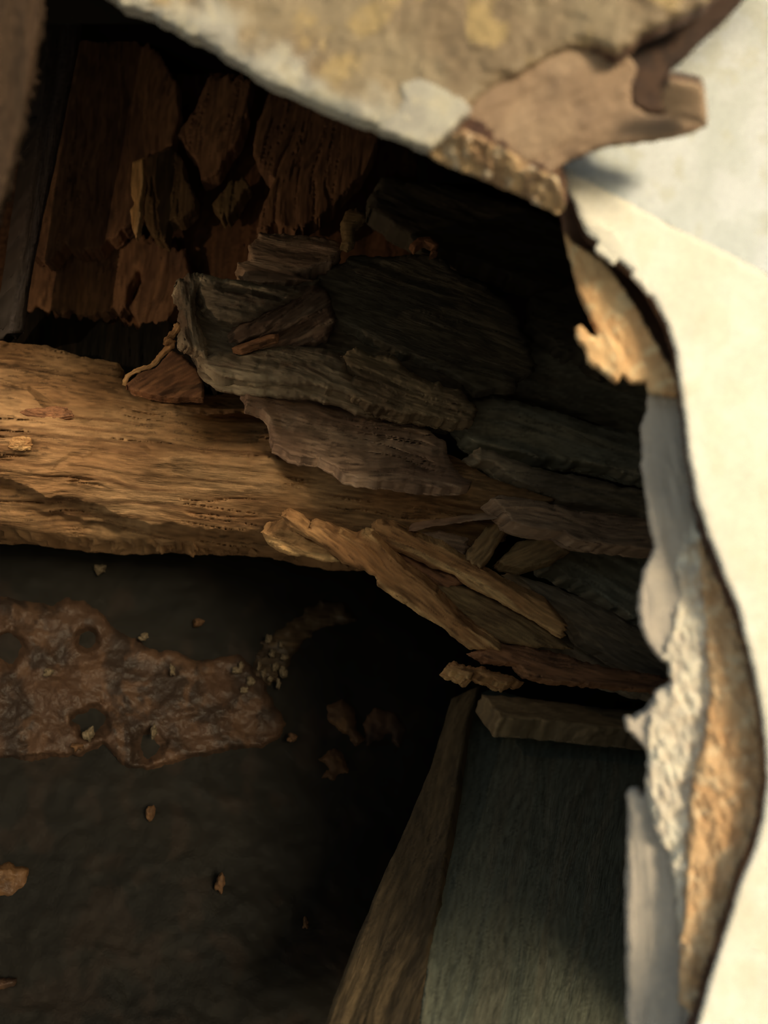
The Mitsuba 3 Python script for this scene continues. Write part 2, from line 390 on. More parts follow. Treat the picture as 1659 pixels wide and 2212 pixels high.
say('stained_board', 'stained beige board with a pale broken rim across the top of the hole', 'board')
dA = dep((215, 0, .232), (930, 320, .200), (1500, 0, .188))
AEDGE = line([(-300, -360), (215, -20), (352, 52), (530, 150), (720, 245), (920, 320), (925, 900), (3000, 900)])
WORN = lambda u, v, x, y: (lambda m: BEIGE(u, v, x, y) * (1 - m) + RIM(u, v, x, y) * m)(sm(118, 40, AEDGE(x) - y + 150 * (fb(u * 1.3, v * 1.3, 3, 8) - .5))[:, None])
ACORE = lambda u, v, x, y: np.where((x > 925)[:, None], CORE(u, v, x, y), RIM(u, v, x, y))
piece('stained_board__face', [(-260, -330), (-60, -170), (120, -70), (215, -20), (262, 16), (330, 36), (352, 52), (402, 76), (455, 100), (492, 130), (530, 148), (546, 166), (590, 188), (642, 206), (720, 243), (792, 268), (862, 296), (918, 318), (958, 277), (1004, 243), (1050, 203), (1105, 172), (1180, 130), (1240, 102), (1290, 104), (1336, 120), (1352, 104), (1396, 72), (1460, 44), (1524, 8), (1570, -40), (1640, -140), (1900, -300), (2300, -700), (2300, -1500), (-900, -1500)],
      dA, 'painted', thick=.003, step=6, rough=(5, 26), big=.0016, fine=.0003, gu=1, gv=1.2, edge=(44, .0036), colour=WORN, core=ACORE, seed=15, iso=.0006)
piece('stained_board__paint_patch', [(868, 182), (900, 170), (945, 180), (990, 205), (1018, 232), (1000, 252), (960, 290), (930, 316), (880, 300), (820, 276), (850, 250), (872, 215)],
      lambda x, y: dA(x, y) - .0006, 'painted', thick=.0016, step=5, rough=(5, 20), big=.0004, fine=.0001, edge=(8, .0006), colour=RIM, seed=16)

say('peeling_flap', 'peeling brown sheet with a curled corner over the pale upper board', 'torn sheet')
dB = dep((930, 320, .2058), (1205, 365, .2060), (1450, 120, .1965))
piece('peeling_flap__sheet', [(920, 322), (940, 270), (985, 232), (1030, 190), (1095, 158), (1180, 112), (1240, 86), (1300, 90), (1350, 112), (1378, 146), (1362, 190), (1366, 226), (1400, 247), (1440, 250), (1475, 242), (1520, 232), (1528, 272),
       (1500, 285), (1440, 298), (1380, 306), (1330, 310), (1280, 326), (1230, 345), (1206, 362), (1196, 382), (1175, 374), (1130, 348), (1080, 322), (1040, 296), (1000, 282), (955, 305)],
      dB, 'grit', thick=.005, step=4, rough=(3, 20), big=.0012, fine=.0003, gu=1, gv=1.2, edge=(16, .0012), colour=FLAP, core=CORE, seed=17, grain=-25)
piece('peeling_flap__curled_corner', [(1440, 250), (1425, 222), (1428, 192), (1445, 170), (1470, 170), (1512, 180), (1523, 198), (1526, 232), (1529, 272), (1490, 262)],
      dep((1440, 250, .1955), (1450, 175, .185), (1525, 200, .190), (1528, 270, .194)), 'grit', thick=.0022, step=4, rough=(2, 16), big=.0008, fine=.0003, edge=(14, .0015), colour=FLAP, core=CORE, seed=18)
piece('peeling_flap__crevice_shade', [(1540, -20), (1440, 30), (1370, 80), (1330, 110), (1345, 160), (1356, 195), (1362, 228), (1400, 250), (1450, 252), (1490, 250), (1440, 225), (1428, 195), (1440, 160), (1480, 125), (1540, 70), (1610, 0), (1660, -60), (1600, -60)],  # dark sheet added to stand for the shade in the crevice
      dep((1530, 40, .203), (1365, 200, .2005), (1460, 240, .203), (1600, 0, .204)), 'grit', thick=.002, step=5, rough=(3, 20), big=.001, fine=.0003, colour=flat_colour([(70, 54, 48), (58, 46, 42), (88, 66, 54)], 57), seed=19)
piece('peeling_flap__crumbling_edge', [(920, 328), (955, 302), (1000, 278), (1040, 294), (1082, 320), (1130, 346), (1175, 372), (1200, 378), (1216, 410), (1222, 446), (1204, 464), (1160, 441), (1100, 411), (1050, 391), (1000, 371), (950, 351)],
      dep((930, 325, .2055), (1190, 380, .2065), (1100, 410, .214), (1205, 462, .216)), 'grit', thick=.005, step=3.5, rough=(5, 18), big=.002, fine=.001, gu=3, gv=3, fu=9, fv=9, edge=(8, .001), colour=CRUMB, core=CORE, seed=20, iso=.0012)

# ------------------------------------------------------------------ layers behind the cream board
say('broken_fibreboard', 'tan fibreboard with a jagged splintered bottom, tucked behind the upper part of the cream board', 'fibreboard')
piece('broken_fibreboard__face', [(1218, 500), (1232, 520), (1262, 540), (1300, 562), (1345, 620), (1385, 685), (1430, 765), (1468, 828), (1474, 846), (1458, 856), (1440, 850), (1404, 845), (1395, 822), (1365, 824), (1345, 808), (1330, 822), (1300, 802), (1268, 776), (1262, 750), (1246, 726),
       (1242, 708), (1256, 700), (1274, 724), (1290, 730), (1284, 700), (1262, 660), (1246, 620), (1236, 570), (1225, 530)],
      dep((1220, 510, .236), (1300, 560, .233), (1465, 830, .226), (1250, 715, .234), (1300, 800, .232)), 'grit', thick=.004, step=4, rough=(4, 14), grain=55, big=.001, fine=.0006, gu=1.5, gv=3, edge=(8, .0008), colour=flat_colour([(232, 190, 142), (214, 168, 122), (240, 214, 172)], 75, 2.4, .6), seed=21)
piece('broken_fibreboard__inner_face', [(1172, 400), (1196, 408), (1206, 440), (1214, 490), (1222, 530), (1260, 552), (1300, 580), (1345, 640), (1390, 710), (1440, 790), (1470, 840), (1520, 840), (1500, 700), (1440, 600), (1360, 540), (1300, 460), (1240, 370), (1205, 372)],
      dep((1190, 410, .224), (1225, 520, .238), (1300, 470, .242), (1468, 830, .231), (1480, 720, .243)), 'painted', thick=.004, step=5, rough=(2, 20), grain=55, big=.001, fine=.0002, edge=(14, .002), colour=TAN_SHADE, seed=22)

say('torn_wallboard_core', 'torn wallboard core, white fluff over tan fibre, behind the lower cream edge', 'wallboard')
piece('torn_wallboard_core__backing_paper', [(1404, 840), (1400, 880), (1385, 925), (1391, 960), (1388, 1000), (1392, 1050), (1400, 1100), (1410, 1150), (1416, 1182), (1405, 1210), (1391, 1230), (1385, 1270), (1378, 1310), (1386, 1352), (1402, 1388), (1432, 1428), (1480, 1452), (1560, 1480), (1600, 1300), (1570, 1150), (1530, 1000), (1510, 840)],
      dep((1400, 850, .234), (1390, 1300, .2285), (1550, 1300, .226), (1500, 850, .231)), 'grit', thick=.0025, step=5, rough=(4, 18), grain=85, big=.0012, fine=.0003, gu=.6, gv=1.5, edge=(10, .0008), colour=GREYPAPER, seed=23)
piece('torn_wallboard_core__white_fluff', [(1498, 1122), (1480, 1150), (1466, 1190), (1462, 1230), (1468, 1280), (1456, 1330), (1442, 1380), (1430, 1422), (1446, 1436), (1450, 1474), (1426, 1486), (1412, 1500), (1415, 1525), (1400, 1545), (1398, 1622), (1402, 1660), (1394, 1690), (1404, 1744), (1424, 1800), (1446, 1850), (1462, 1920), (1470, 2010), (1476, 2090),
       (1500, 2090), (1530, 1850), (1560, 1700), (1570, 1500), (1560, 1300), (1535, 1180)],
      dep((1490, 1130, .2275), (1440, 1400, .2255), (1560, 1400, .2225), (1400, 1700, .2245), (1500, 1750, .2215), (1480, 2090, .2165)), 'grit', thick=.003, step=3.5, rough=(8, 16), grain=75, big=.0014, fine=.0009, gu=2.2, gv=4, fu=5, fv=11, edge=(9, .001), colour=FLUFF, seed=24, iso=.0011)
piece('torn_wallboard_core__fluff_tuft', [(1350, 1560), (1353, 1551), (1366, 1553), (1395, 1536), (1414, 1510), (1424, 1520), (1420, 1600), (1400, 1624), (1376, 1596), (1354, 1576)],
      dep((1352, 1560, .2275), (1410, 1520, .226), (1400, 1620, .2265)), 'grit', thick=.003, step=3.5, rough=(3, 12), big=.001, fine=.0004, edge=(9, .0014), colour=GREYPAPER, seed=25)
piece('torn_wallboard_core__tan_fibre', [(1508, 1150), (1530, 1205), (1560, 1262), (1592, 1330), (1620, 1410), (1650, 1520), (1665, 1640), (1658, 1760), (1620, 1880), (1580, 1970), (1545, 2080), (1520, 2160), (1500, 2216), (1490, 2184), (1468, 2164), (1470, 2050), (1480, 1930), (1489, 1800), (1496, 1690), (1522, 1600), (1536, 1500), (1528, 1420), (1522, 1300)],
      dep((1510, 1160, .2235), (1640, 1600, .2145), (1530, 1500, .2195), (1500, 2200, .2135)), 'grit', thick=.003, step=4, rough=(6, 16), grain=65, big=.0014, fine=.0009, gu=1.6, gv=3, fu=5, fv=9, edge=(8, .0008), colour=TAN, seed=26, iso=.0007)
piece('torn_wallboard_core__lower_paper', [(1352, 1714), (1360, 1704), (1376, 1706), (1388, 1720), (1404, 1690), (1480, 1700), (1540, 1800), (1540, 2000), (1500, 2260), (1354, 2260), (1352, 2100), (1350, 1950), (1352, 1830), (1356, 1760)],
      dep((1355, 1720, .233), (1352, 2212, .227), (1500, 1900, .2225)), 'grit', thick=.003, step=5, rough=(3, 16), grain=88, big=.001, fine=.0003, edge=(12, .0015), colour=GREYPAPER, seed=27)

# ------------------------------------------------------------------ the rotten beam
say('rotten_beam', 'pale brown rotten wooden beam lying across the middle of the cavity', 'beam')
mid = line([(-300, 935), (0, 940), (300, 1000), (600, 1020), (1100, 1060)])
half = line([(-300, 215), (0, 205), (300, 172), (600, 170), (1100, 120)])
dbase = dep((0, 940, .418), (1100, 1060, .452), (0, 1300, .418))
R1 = ridge([(-60, 835), (60, 838), (130, 905), (190, 912), (250, 886), (330, 872), (420, 888), (520, 892), (640, 880)], 8, 5, -.012)
R2 = ridge([(300, 960), (360, 985), (460, 968), (540, 972), (640, 985)], 10, 7, -.013)
R3 = ridge([(-80, 1035), (0, 1042), (60, 1060), (110, 1082), (200, 1098), (300, 1132), (420, 1148), (580, 1160), (700, 1175)], 9, 8, .020)
R4 = ridge([(60, 1098), (100, 1105), (180, 1130), (300, 1142), (420, 1156), (560, 1165)], 6, 4, .010)
R5 = ridge([(110, 1020), (150, 985), (180, 990), (215, 975)], 6, 5, .0016)
hollow = lambda x, y: -.034 * sm(380, 540, x) * (1 - sm(620, 720, x)) * sm(884, 908, y) * (1 - sm(952, 972, y)) - .012 * sm(400, 500, x) * sm(850, 862, y) * (1 - sm(876, 890, y))


def beam_depth(x, y):
    t = np.clip((y - mid(x)) / half(x), -1.15, 1.15)
    return dbase(x, mid(x)) + .034 * t * t + .020 * np.maximum(-t - .1, 0)


piece('rotten_beam__trunk', [(-320, 760), (-120, 742), (0, 738), (24, 740), (80, 745), (140, 757), (172, 768), (222, 778), (256, 786), (268, 800), (262, 816), (290, 835), (350, 846), (430, 851), (520, 849), (700, 870), (900, 945), (1060, 1030), (1200, 1080), (1100, 1150), (860, 1200), (740, 1205), (650, 1190), (575, 1172), (480, 1168), (400, 1166), (345, 1160), (290, 1166),
       (220, 1166), (160, 1161), (80, 1152), (0, 1140), (-140, 1140), (-320, 1150)],
      beam_depth, thick=.05, step=2.7, rough=(5, 26), grain=6, big=.0040, fine=.0010, gu=.42, gv=2.2, fu=.9, fv=11, crack=.0032, edge=(22, .006), features=(R1, R2, R3, R4, R5, hollow), colour=FRESH, seed=31, iso=.0004)
say('rotten_beam__knot', 'reddish brown knot')
entry('rotten_beam__knot', lump(106, 897, .4205, 52, 17, .003, 5, REDROT, 4, .5), 'dry')
entry('rotten_beam__knot_001', lump(46, 960, .4145, 22, 14, .003, 8, SPLIT, 4, .5), 'dry')
piece('rotten_beam__crumbled_end', [(562, 1150), (600, 1138), (640, 1146), (700, 1180), (745, 1216), (700, 1212), (650, 1202), (612, 1198), (580, 1178)],
      dep((562, 1150, .432), (745, 1216, .43), (640, 1200, .436)), thick=.008, step=3, rough=(5, 14), grain=20, big=.003, fine=.0012, gu=3, gv=4, edge=(10, .003), colour=SPLIT, seed=33, iso=.0016)

# ------------------------------------------------------------------ bark slab over the beam
barkfold = ridge([(560, 850), (610, 930), (680, 950), (800, 965), (960, 985), (1010, 1010)], 30, 30, -.006)
piece('bark_slab', [(520, 842), (545, 834), (600, 828), (700, 838), (800, 866), (900, 912), (962, 955), (968, 985), (982, 1014), (1000, 1029), (1021, 1040), (1015, 1051), (990, 1053), (950, 1055), (900, 1049), (842, 1041), (780, 1036), (745, 1026), (720, 1006), (690, 992), (650, 991), (625, 981), (606, 967), (590, 962), (587, 930), (580, 905), (565, 886), (532, 876), (528, 855)],
      dep((530, 850, .426), (600, 960, .412), (1010, 1045, .425), (650, 880, .440), (750, 850, .470), (760, 1000, .409), (800, 930, .446), (950, 950, .458)), 'dry', 'grey brown bark slab with a crumbled left rim lying over the pale beam', 'bark', thick=.005, step=2.7, rough=(5, 22), grain=12,
      big=.0036, fine=.0013, gu=1.0, gv=2.2, crack=.0035, edge=(12, .003), features=(barkfold,), colour=BARK, seed=35, iso=.0014)

# ------------------------------------------------------------------ weathered grey chunk and plates above
say('weathered_chunk', 'weathered grey rotten wood chunk with a frayed pale left end above the bark slab', 'wood chunk')
chunk = dict(thick=.010, step=2.8, big=.004, fine=.0011, crack=.0016, iso=.0012)
piece('weathered_chunk__body', [(410, 620), (480, 612), (560, 618), (640, 624), (690, 604), (790, 640), (900, 740), (1000, 830), (1020, 880), (985, 900), (930, 890), (860, 878), (790, 860), (690, 822), (570, 812), (470, 800), (440, 770), (420, 740)],
      dep((400, 660, .440), (640, 815, .440), (1010, 890, .460), (800, 650, .476), (500, 620, .456)), 'dry', rough=(6, 20), grain=14, gu=.9, gv=2.2, edge=(16, .004), colour=wood_colour([(96, 84, 70), (76, 66, 56), (112, 98, 82), (58, 46, 38)], 74), seed=37, **{**chunk, 'thick': .02})
piece('weathered_chunk__frayed_rim', [(380, 626), (388, 605), (405, 592), (440, 593), (454, 606), (432, 622), (420, 650), (426, 690), (441, 722), (448, 762), (474, 802), (446, 796), (430, 766), (405, 756), (392, 741), (389, 716), (398, 700), (389, 680), (398, 664), (385, 645)],
      dep((385, 640, .424), (440, 600, .430), (440, 780, .424), (425, 690, .427)), 'dry', rough=(6, 12), fray=(5, 7), grain=80, gu=1.2, gv=4, edge=(14, .006), colour=GREY, seed=44, **chunk)
piece('weathered_chunk__upper_lobe', [(418, 598), (440, 592), (482, 602), (560, 613), (640, 618), (694, 598), (684, 628), (610, 660), (548, 690), (500, 704), (462, 690), (440, 660), (428, 628)],
      dep((425, 610, .428), (690, 605, .456), (470, 690, .436), (580, 640, .438)), 'dry', rough=(5, 18), grain=12, gu=.8, gv=3, edge=(22, .007), colour=GREY, seed=45, features=(ridge([(420, 618), (500, 632), (600, 640), (660, 632)], 7, 6, -.006),), **chunk)
piece('weathered_chunk__reddish_wedge', [(468, 754), (488, 716), (540, 682), (600, 644), (660, 612), (704, 622), (730, 690), (706, 734), (612, 762), (540, 772)],
      dep((470, 745, .440), (680, 620, .452), (720, 720, .446), (560, 720, .437)), 'dry', rough=(5, 18), grain=-32, gu=.8, gv=3, edge=(14, .004), colour=wood_colour([(112, 88, 72), (90, 70, 58), (132, 110, 92), (66, 46, 36)], 76), seed=46, features=(ridge([(480, 752), (560, 730), (620, 712), (690, 700)], 8, 8, .006),), **chunk)
piece('weathered_chunk__lower_lobe', [(428, 768), (470, 750), (524, 766), (566, 748), (622, 740), (700, 752), (764, 776), (752, 800), (770, 818), (800, 840), (836, 884), (790, 874), (740, 852), (690, 837), (640, 833), (570, 828), (520, 826), (470, 812), (442, 794)],
      dep((435, 775, .424), (560, 760, .434), (830, 875, .440), (560, 815, .421), (740, 790, .440)), 'dry', rough=(5, 18), grain=12, gu=.8, gv=2.6, edge=(26, .010), colour=GREY, seed=47, features=(ridge([(520, 775), (600, 785), (700, 790), (780, 820)], 8, 8, -.006),), **chunk)
piece('weathered_chunk__tan_strip', [(736, 772), (770, 748), (810, 770), (846, 766), (880, 800), (940, 826), (1000, 846), (1034, 884), (1023, 911), (985, 915), (930, 902), (860, 892), (800, 878), (760, 858), (744, 836), (764, 806)],
      dep((745, 790, .438), (1020, 890, .448), (860, 885, .436), (900, 815, .450)), 'dry', rough=(7, 16), fray=(6, 8), grain=16, gu=.7, gv=3.4, edge=(12, .004), colour=wood_colour([(128, 108, 84), (104, 86, 68), (146, 124, 98), (74, 58, 46)], 78), seed=48, **chunk)
piece('weathered_chunk__upper_wedge', [(535, 526), (560, 516), (556, 502), (600, 505), (700, 512), (742, 530), (722, 562), (640, 592), (690, 610), (560, 612), (528, 604), (530, 590), (514, 578), (513, 567), (542, 562)],
      dep((520, 570, .452), (740, 530, .478), (640, 610, .452)), 'dry', thick=.012, step=3, rough=(5, 16), grain=8, big=.003, fine=.0008, gu=.8, gv=4, edge=(10, .003), colour=BARK, seed=38)
piece('weathered_chunk__dark_plate', [(668, 622), (700, 588), (762, 552), (880, 550), (932, 545), (1000, 590), (1052, 620), (1112, 668), (1132, 720), (1160, 790), (1100, 840), (1030, 850), (960, 800), (880, 770), (800, 730), (720, 690)],
      dep((670, 620, .462), (930, 550, .50), (1150, 790, .49), (900, 760, .462)), 'dry', thick=.006, step=3.5, rough=(9, 26), fray=(12, 9), grain=18, big=.003, fine=.0006, gu=.5, gv=2.4, crack=.001, edge=(12, .003), colour=wood_colour([(96, 86, 72), (82, 74, 63), (106, 94, 76), (66, 56, 47)], 84), seed=39)
piece('weathered_chunk__red_splinter', [(500, 752), (530, 740), (575, 724), (602, 720), (596, 732), (560, 744), (520, 758)], dep((500, 752, .430), (600, 722, .434), (560, 750, .430)), 'dry', thick=.003, step=3, rough=(2, 10), grain=-15, big=.001, fine=.0005, edge=(6, .002), colour=REDROT, seed=40)
piece('hanging_crumb', [(745, 456), (770, 448), (790, 458), (790, 472), (764, 494), (768, 524), (752, 532), (736, 528), (744, 506), (738, 482)], dep((745, 456, .475), (790, 465, .477), (750, 530, .468)), 'dry', 'small pale crumb standing on the wedge above the dark plate', 'wood fragment', thick=.006, step=3, rough=(4, 10), big=.001, fine=.0005, edge=(10, .004), colour=OLIVE, seed=41)
piece('curled_chip', [(885, 528), (905, 512), (930, 510), (948, 524), (946, 545), (928, 552), (935, 532), (915, 524), (895, 540)], dep((885, 530, .488), (945, 525, .492), (930, 550, .486)), 'dry', 'small curled chip on the upper rim of the dark plate', 'wood chip', thick=.004, step=3, rough=(2, 10), big=.001, fine=.0004, edge=(6, .002), colour=REDROT, seed=42)
# curled root and leaf of rot between chunk and beam
entry('curled_root', tube([point(*q) for q in ((268, 832, .438), (275, 812, .436), (300, 798, .436), (330, 790, .437), (350, 765, .438), (374, 744, .438), (368, 734, .436), (358, 744, .435), (356, 736, .436), (374, 722, .438), (388, 700, .438))], [.0011, .0014, .0012, .0013, .0016, .0018, .0014, .0012, .0018, .0022], colour=SPLIT, seed=3, rough=.5))
say('curled_root', 'thin curled brown root rising from the beam to the grey chunk', 'root')
piece('red_rot_flake', [(272, 832), (300, 806), (335, 796), (372, 756), (400, 770), (428, 800), (442, 832), (440, 862), (350, 860), (290, 846)], dep((272, 832, .452), (440, 850, .458), (380, 760, .470)), 'dry', 'dark red brown flake hanging under the curled root', 'wood flake', thick=.004, step=3, rough=(3, 16), grain=-30, big=.002, fine=.0006, edge=(8, .002), colour=REDROT, seed=43)

# ------------------------------------------------------------------ splinters right of the beam
SP = 'splinters at the broken right end of the beam'


def splinter(label, outline, depth, colour=SPLIT, grain=25, seed=1, thick=.007, **kw):
    n = sum(k.startswith('wood_splinter') for k in labels)
    key = 'wood_splinter' + (f'_{n:03d}' if n else '')
    kw = {**dict(step=2.8, rough=(3, 16), fray=(9, 6), big=.0026, fine=.0009, gu=.5, gv=4.5, crack=.001, edge=(9, .004)), **kw}
    piece(key, outline, depth, 'dry', label, 'splinter', SP, thick=thick, grain=grain, colour=colour, seed=seed, **kw)


splinter('long pale splinter running from a blunt tip on the beam down to the right', [(607, 1113), (620, 1108), (650, 1122), (666, 1140), (682, 1132), (730, 1150), (765, 1160), (805, 1150), (830, 1180), (870, 1222), (922, 1258), (952, 1288), (990, 1330), (1030, 1364), (1062, 1384), (1078, 1402), (1020, 1406), (990, 1386), (960, 1360), (902, 1326), (880, 1310), (842, 1286), (815, 1266), (810, 1246), (770, 1226), (740, 1216), (700, 1182), (662, 1162), (626, 1142)],
         dep((610, 1112, .408), (780, 1190, .412), (1070, 1395, .428), (900, 1260, .417)), SPLIT, 38, 51)
splinter('broad pale splinter forking off above the long one', [(804, 1146), (822, 1130), (852, 1133), (902, 1158), (960, 1178), (1006, 1208), (1040, 1226), (1100, 1262), (1182, 1300), (1228, 1352), (1212, 1382), (1152, 1342), (1060, 1292), (1000, 1262), (980, 1242), (930, 1226), (870, 1196), (830, 1186)],
         dep((810, 1145, .414), (1000, 1230, .424), (1215, 1370, .440)), SPLIT, 27, 52)
splinter('dark brown slat wedged between the two pale splinters', [(818, 1186), (870, 1198), (932, 1228), (990, 1246), (1004, 1262), (960, 1274), (930, 1264), (868, 1224)], dep((818, 1186, .424), (1000, 1260, .434), (930, 1265, .431)), REDROT, 27, 53)
splinter('tapering brown slat below the broad pale splinter', [(936, 1262), (1000, 1264), (1060, 1292), (1150, 1340), (1216, 1384), (1240, 1402), (1150, 1398), (1090, 1388), (1042, 1372), (962, 1302)], dep((936, 1262, .431), (1240, 1402, .446), (1090, 1380, .437)), OLIVE, 30, 54)
splinter('thin grey stick lying above the fork', [(876, 1145), (890, 1130), (920, 1113), (962, 1106), (1062, 1104), (1072, 1120), (1000, 1128), (932, 1138), (900, 1148)], dep((880, 1142, .428), (1070, 1110, .446), (960, 1130, .432)), BARK, -6, 55)
splinter('short grey stick just under the thin one', [(898, 1152), (950, 1146), (1012, 1162), (1010, 1192), (1000, 1204), (940, 1172)], dep((898, 1152, .43), (1012, 1170, .442), (960, 1180, .434)), BARK, 14, 56)
splinter('upright tilted chip leaning between the sticks', [(1008, 1192), (1050, 1140), (1092, 1114), (1102, 1130), (1086, 1160), (1062, 1202), (1040, 1226), (1004, 1216)], dep((1008, 1200, .424), (1095, 1120, .442), (1050, 1210, .426)), OLIVE, -55, 57)
splinter('leaf shaped chip below the big right hand splinter', [(1078, 1212), (1120, 1170), (1180, 1155), (1222, 1165), (1234, 1190), (1192, 1216), (1132, 1231), (1090, 1226)], dep((1078, 1212, .434), (1230, 1180, .452), (1130, 1230, .436)), OLIVE, -20, 58)
splinter('big blunt splinter pointing left at the right of the sticks', [(1060, 1076), (1085, 1070), (1140, 1078), (1200, 1090), (1252, 1104), (1332, 1110), (1460, 1130), (1470, 1196), (1300, 1178), (1242, 1171), (1216, 1151), (1150, 1145), (1106, 1130), (1086, 1106)], dep((1062, 1078, .426), (1460, 1160, .468), (1240, 1165, .438)), BARK, 10, 59, thick=.012)
splinter('frayed fibrous stub pointing left at the very bottom', [(964, 1446), (968, 1431), (986, 1432), (1040, 1441), (1070, 1450), (1110, 1462), (1130, 1472), (1086, 1482), (1060, 1466), (1030, 1458), (1020, 1471), (986, 1456)], dep((966, 1440, .424), (1130, 1470, .44), (1060, 1480, .43)), SPLIT, 15, 60, rough=(7, 9))
splinter('ragged brown sliver above the bottom stub', [(1020, 1408), (1080, 1390), (1142, 1396), (1202, 1410), (1300, 1438), (1460, 1466), (1460, 1500), (1300, 1484), (1182, 1474), (1140, 1462), (1120, 1438), (1052, 1430)], dep((1022, 1410, .43), (1450, 1480, .468), (1180, 1470, .44)), REDROT, 12, 61, rough=(5, 12))
splinter('long dim slat running down right to the torn wallboard', [(1106, 1238), (1200, 1268), (1300, 1310), (1470, 1410), (1480, 1500), (1352, 1442), (1262, 1392), (1230, 1342)], dep((1106, 1238, .456), (1470, 1450, .502), (1250, 1385, .466)), DIM_VEIL, 30, 62, thick=.008)

# ------------------------------------------------------------------ dim slats in the right of the cavity
DG = 'dim boards in the dark right side'


def slat(label, outline, depth, seed, colour=DIM_VEIL, grain=15, **kw):
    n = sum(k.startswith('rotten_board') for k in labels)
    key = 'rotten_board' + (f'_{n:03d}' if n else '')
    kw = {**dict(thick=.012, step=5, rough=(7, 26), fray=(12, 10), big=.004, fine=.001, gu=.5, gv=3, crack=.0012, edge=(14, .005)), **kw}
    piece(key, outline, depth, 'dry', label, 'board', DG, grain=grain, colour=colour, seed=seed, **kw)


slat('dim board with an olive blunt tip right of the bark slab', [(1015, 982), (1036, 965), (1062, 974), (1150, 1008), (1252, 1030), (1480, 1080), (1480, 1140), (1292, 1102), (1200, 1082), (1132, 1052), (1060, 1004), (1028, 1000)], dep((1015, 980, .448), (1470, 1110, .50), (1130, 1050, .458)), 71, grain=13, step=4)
slat('dim board just under the right tip of the bark slab', [(900, 1030), (1000, 1020), (1110, 1040), (1260, 1075), (1250, 1110), (1080, 1080), (1000, 1070), (900, 1075)], dep((900, 1050, .474), (1250, 1095, .488), (1050, 1030, .476)), 72, GREY_VEIL)
slat('broad dim board reaching from the grey chunk to the grey paper', [(960, 880), (1060, 850), (1160, 880), (1300, 920), (1500, 960), (1500, 1060), (1300, 1010), (1150, 990), (1020, 960)], dep((960, 900, .474), (1490, 1000, .522), (1100, 860, .494)), 73, GREY_VEIL)
slat('dim board beneath the tan fibreboard splinters', [(1100, 720), (1200, 760), (1340, 800), (1500, 850), (1500, 960), (1340, 920), (1200, 880), (1060, 840), (1040, 780)], dep((1100, 740, .512), (1480, 890, .572), (1200, 870, .53)), 74, GREY_VEIL)
slat('broad dim board behind the dark plate', [(1150, 640), (1250, 610), (1360, 680), (1420, 780), (1320, 800), (1200, 750), (1140, 700)], dep((1150, 660, .53), (1400, 760, .55), (1250, 620, .56)), 75, DEEP)
slat('dark board high up under the crumbling edge', [(820, 380), (960, 400), (1120, 440), (1300, 520), (1320, 640), (1160, 620), (1000, 560), (860, 500), (800, 450)], dep((820, 400, .58), (1300, 600, .60), (1000, 560, .56)), 76, DEEP)
slat('lowest dim board right below the long slat', [(1120, 1300), (1240, 1380), (1400, 1450), (1500, 1500), (1480, 1540), (1300, 1490), (1150, 1420)], dep((1120, 1330, .476), (1480, 1510, .515), (1200, 1440, .484)), 77, DIM_VEIL, 25, thick=.006)
slat('dim board behind the leaf shaped chip', [(1180, 1160), (1300, 1180), (1480, 1200), (1500, 1400), (1360, 1330), (1250, 1260), (1180, 1225)], dep((1180, 1190, .49), (1480, 1300, .53), (1250, 1260, .49)), 78, GREY_VEIL, 20)

# ------------------------------------------------------------------ rotten planks at the upper left
dW = dep((60, 680, .555), (640, 480, .57), (200, 60, .61))
dW2 = dep((60, 690, .585), (640, 480, .60), (200, 60, .69))
back = lambda k: (lambda x, y: dW(x, y) + k)
PL = 'rotten pieces of the back wall'


def flake(label, outline, k, seed, colour=REDPLANK, grain=98, **kw):
    n = sum(s.startswith('rotten_plank') for s in labels)
    key = 'rotten_plank' + (f'_{n:03d}' if n else '')
    kw = {**dict(thick=.012, step=3.6, rough=(5, 30), fray=(16, 9), big=.0035, fine=.0011, gu=.4, gv=2.8, crack=.0025, edge=(6, .002)), **kw}
    piece(key, outline, k if callable(k) else back(k), 'dry', label, 'plank', PL, grain=grain, colour=colour, seed=seed, **kw)


flake('broad reddish brown rotten plank at the far left with a ragged lower end', [(178, 70), (250, 70), (330, 95), (384, 180), (386, 250), (374, 312), (322, 336), (318, 384), (310, 440), (300, 470), (280, 486), (258, 502), (236, 520), (216, 545), (182, 548), (160, 535), (130, 540), (112, 560), (70, 560), (100, 440), (130, 300), (155, 160)], 0, 81)
flake('lower reddish brown layer below the ragged end of the broad plank', [(66, 540), (130, 530), (190, 538), (272, 508), (332, 518), (352, 560), (330, 600), (296, 590), (274, 622), (270, 668), (182, 682), (110, 672), (30, 668)], .020, 82)
flake('olive plate with a curved right side beside the pale sliver', [(318, 342), (368, 316), (392, 344), (400, 382), (420, 420), (420, 450), (402, 470), (362, 476), (356, 522), (326, 512), (312, 472), (320, 402)], -.006, 83, OLIVE, fray=(5, 9))
flake('brown tongue pointing down right of the olive plate', [(385, 292), (420, 236), (450, 170), (545, 165), (532, 250), (516, 302), (482, 350), (460, 386), (436, 389), (424, 346), (400, 322)], .004, 84)
flake('wide dark plank below the stained board with a paler right edge', [(546, 310), (560, 250), (640, 90), (830, 270), (812, 320), (772, 390), (750, 412), (692, 470), (650, 496), (556, 492), (570, 440), (592, 390), (560, 352)], dep((560, 320, .575), (640, 490, .55), (810, 290, .59)), 85)
flake('small brown flake between the tongue and the wide dark plank', [(500, 386), (526, 382), (540, 400), (520, 432), (490, 472), (460, 442)], .006, 86, OLIVE)
flake('hanging brown strips below the olive plate', [(300, 528), (350, 520), (402, 540), (412, 600), (384, 660), (352, 702), (312, 722), (280, 664), (306, 612)], .020, 87)
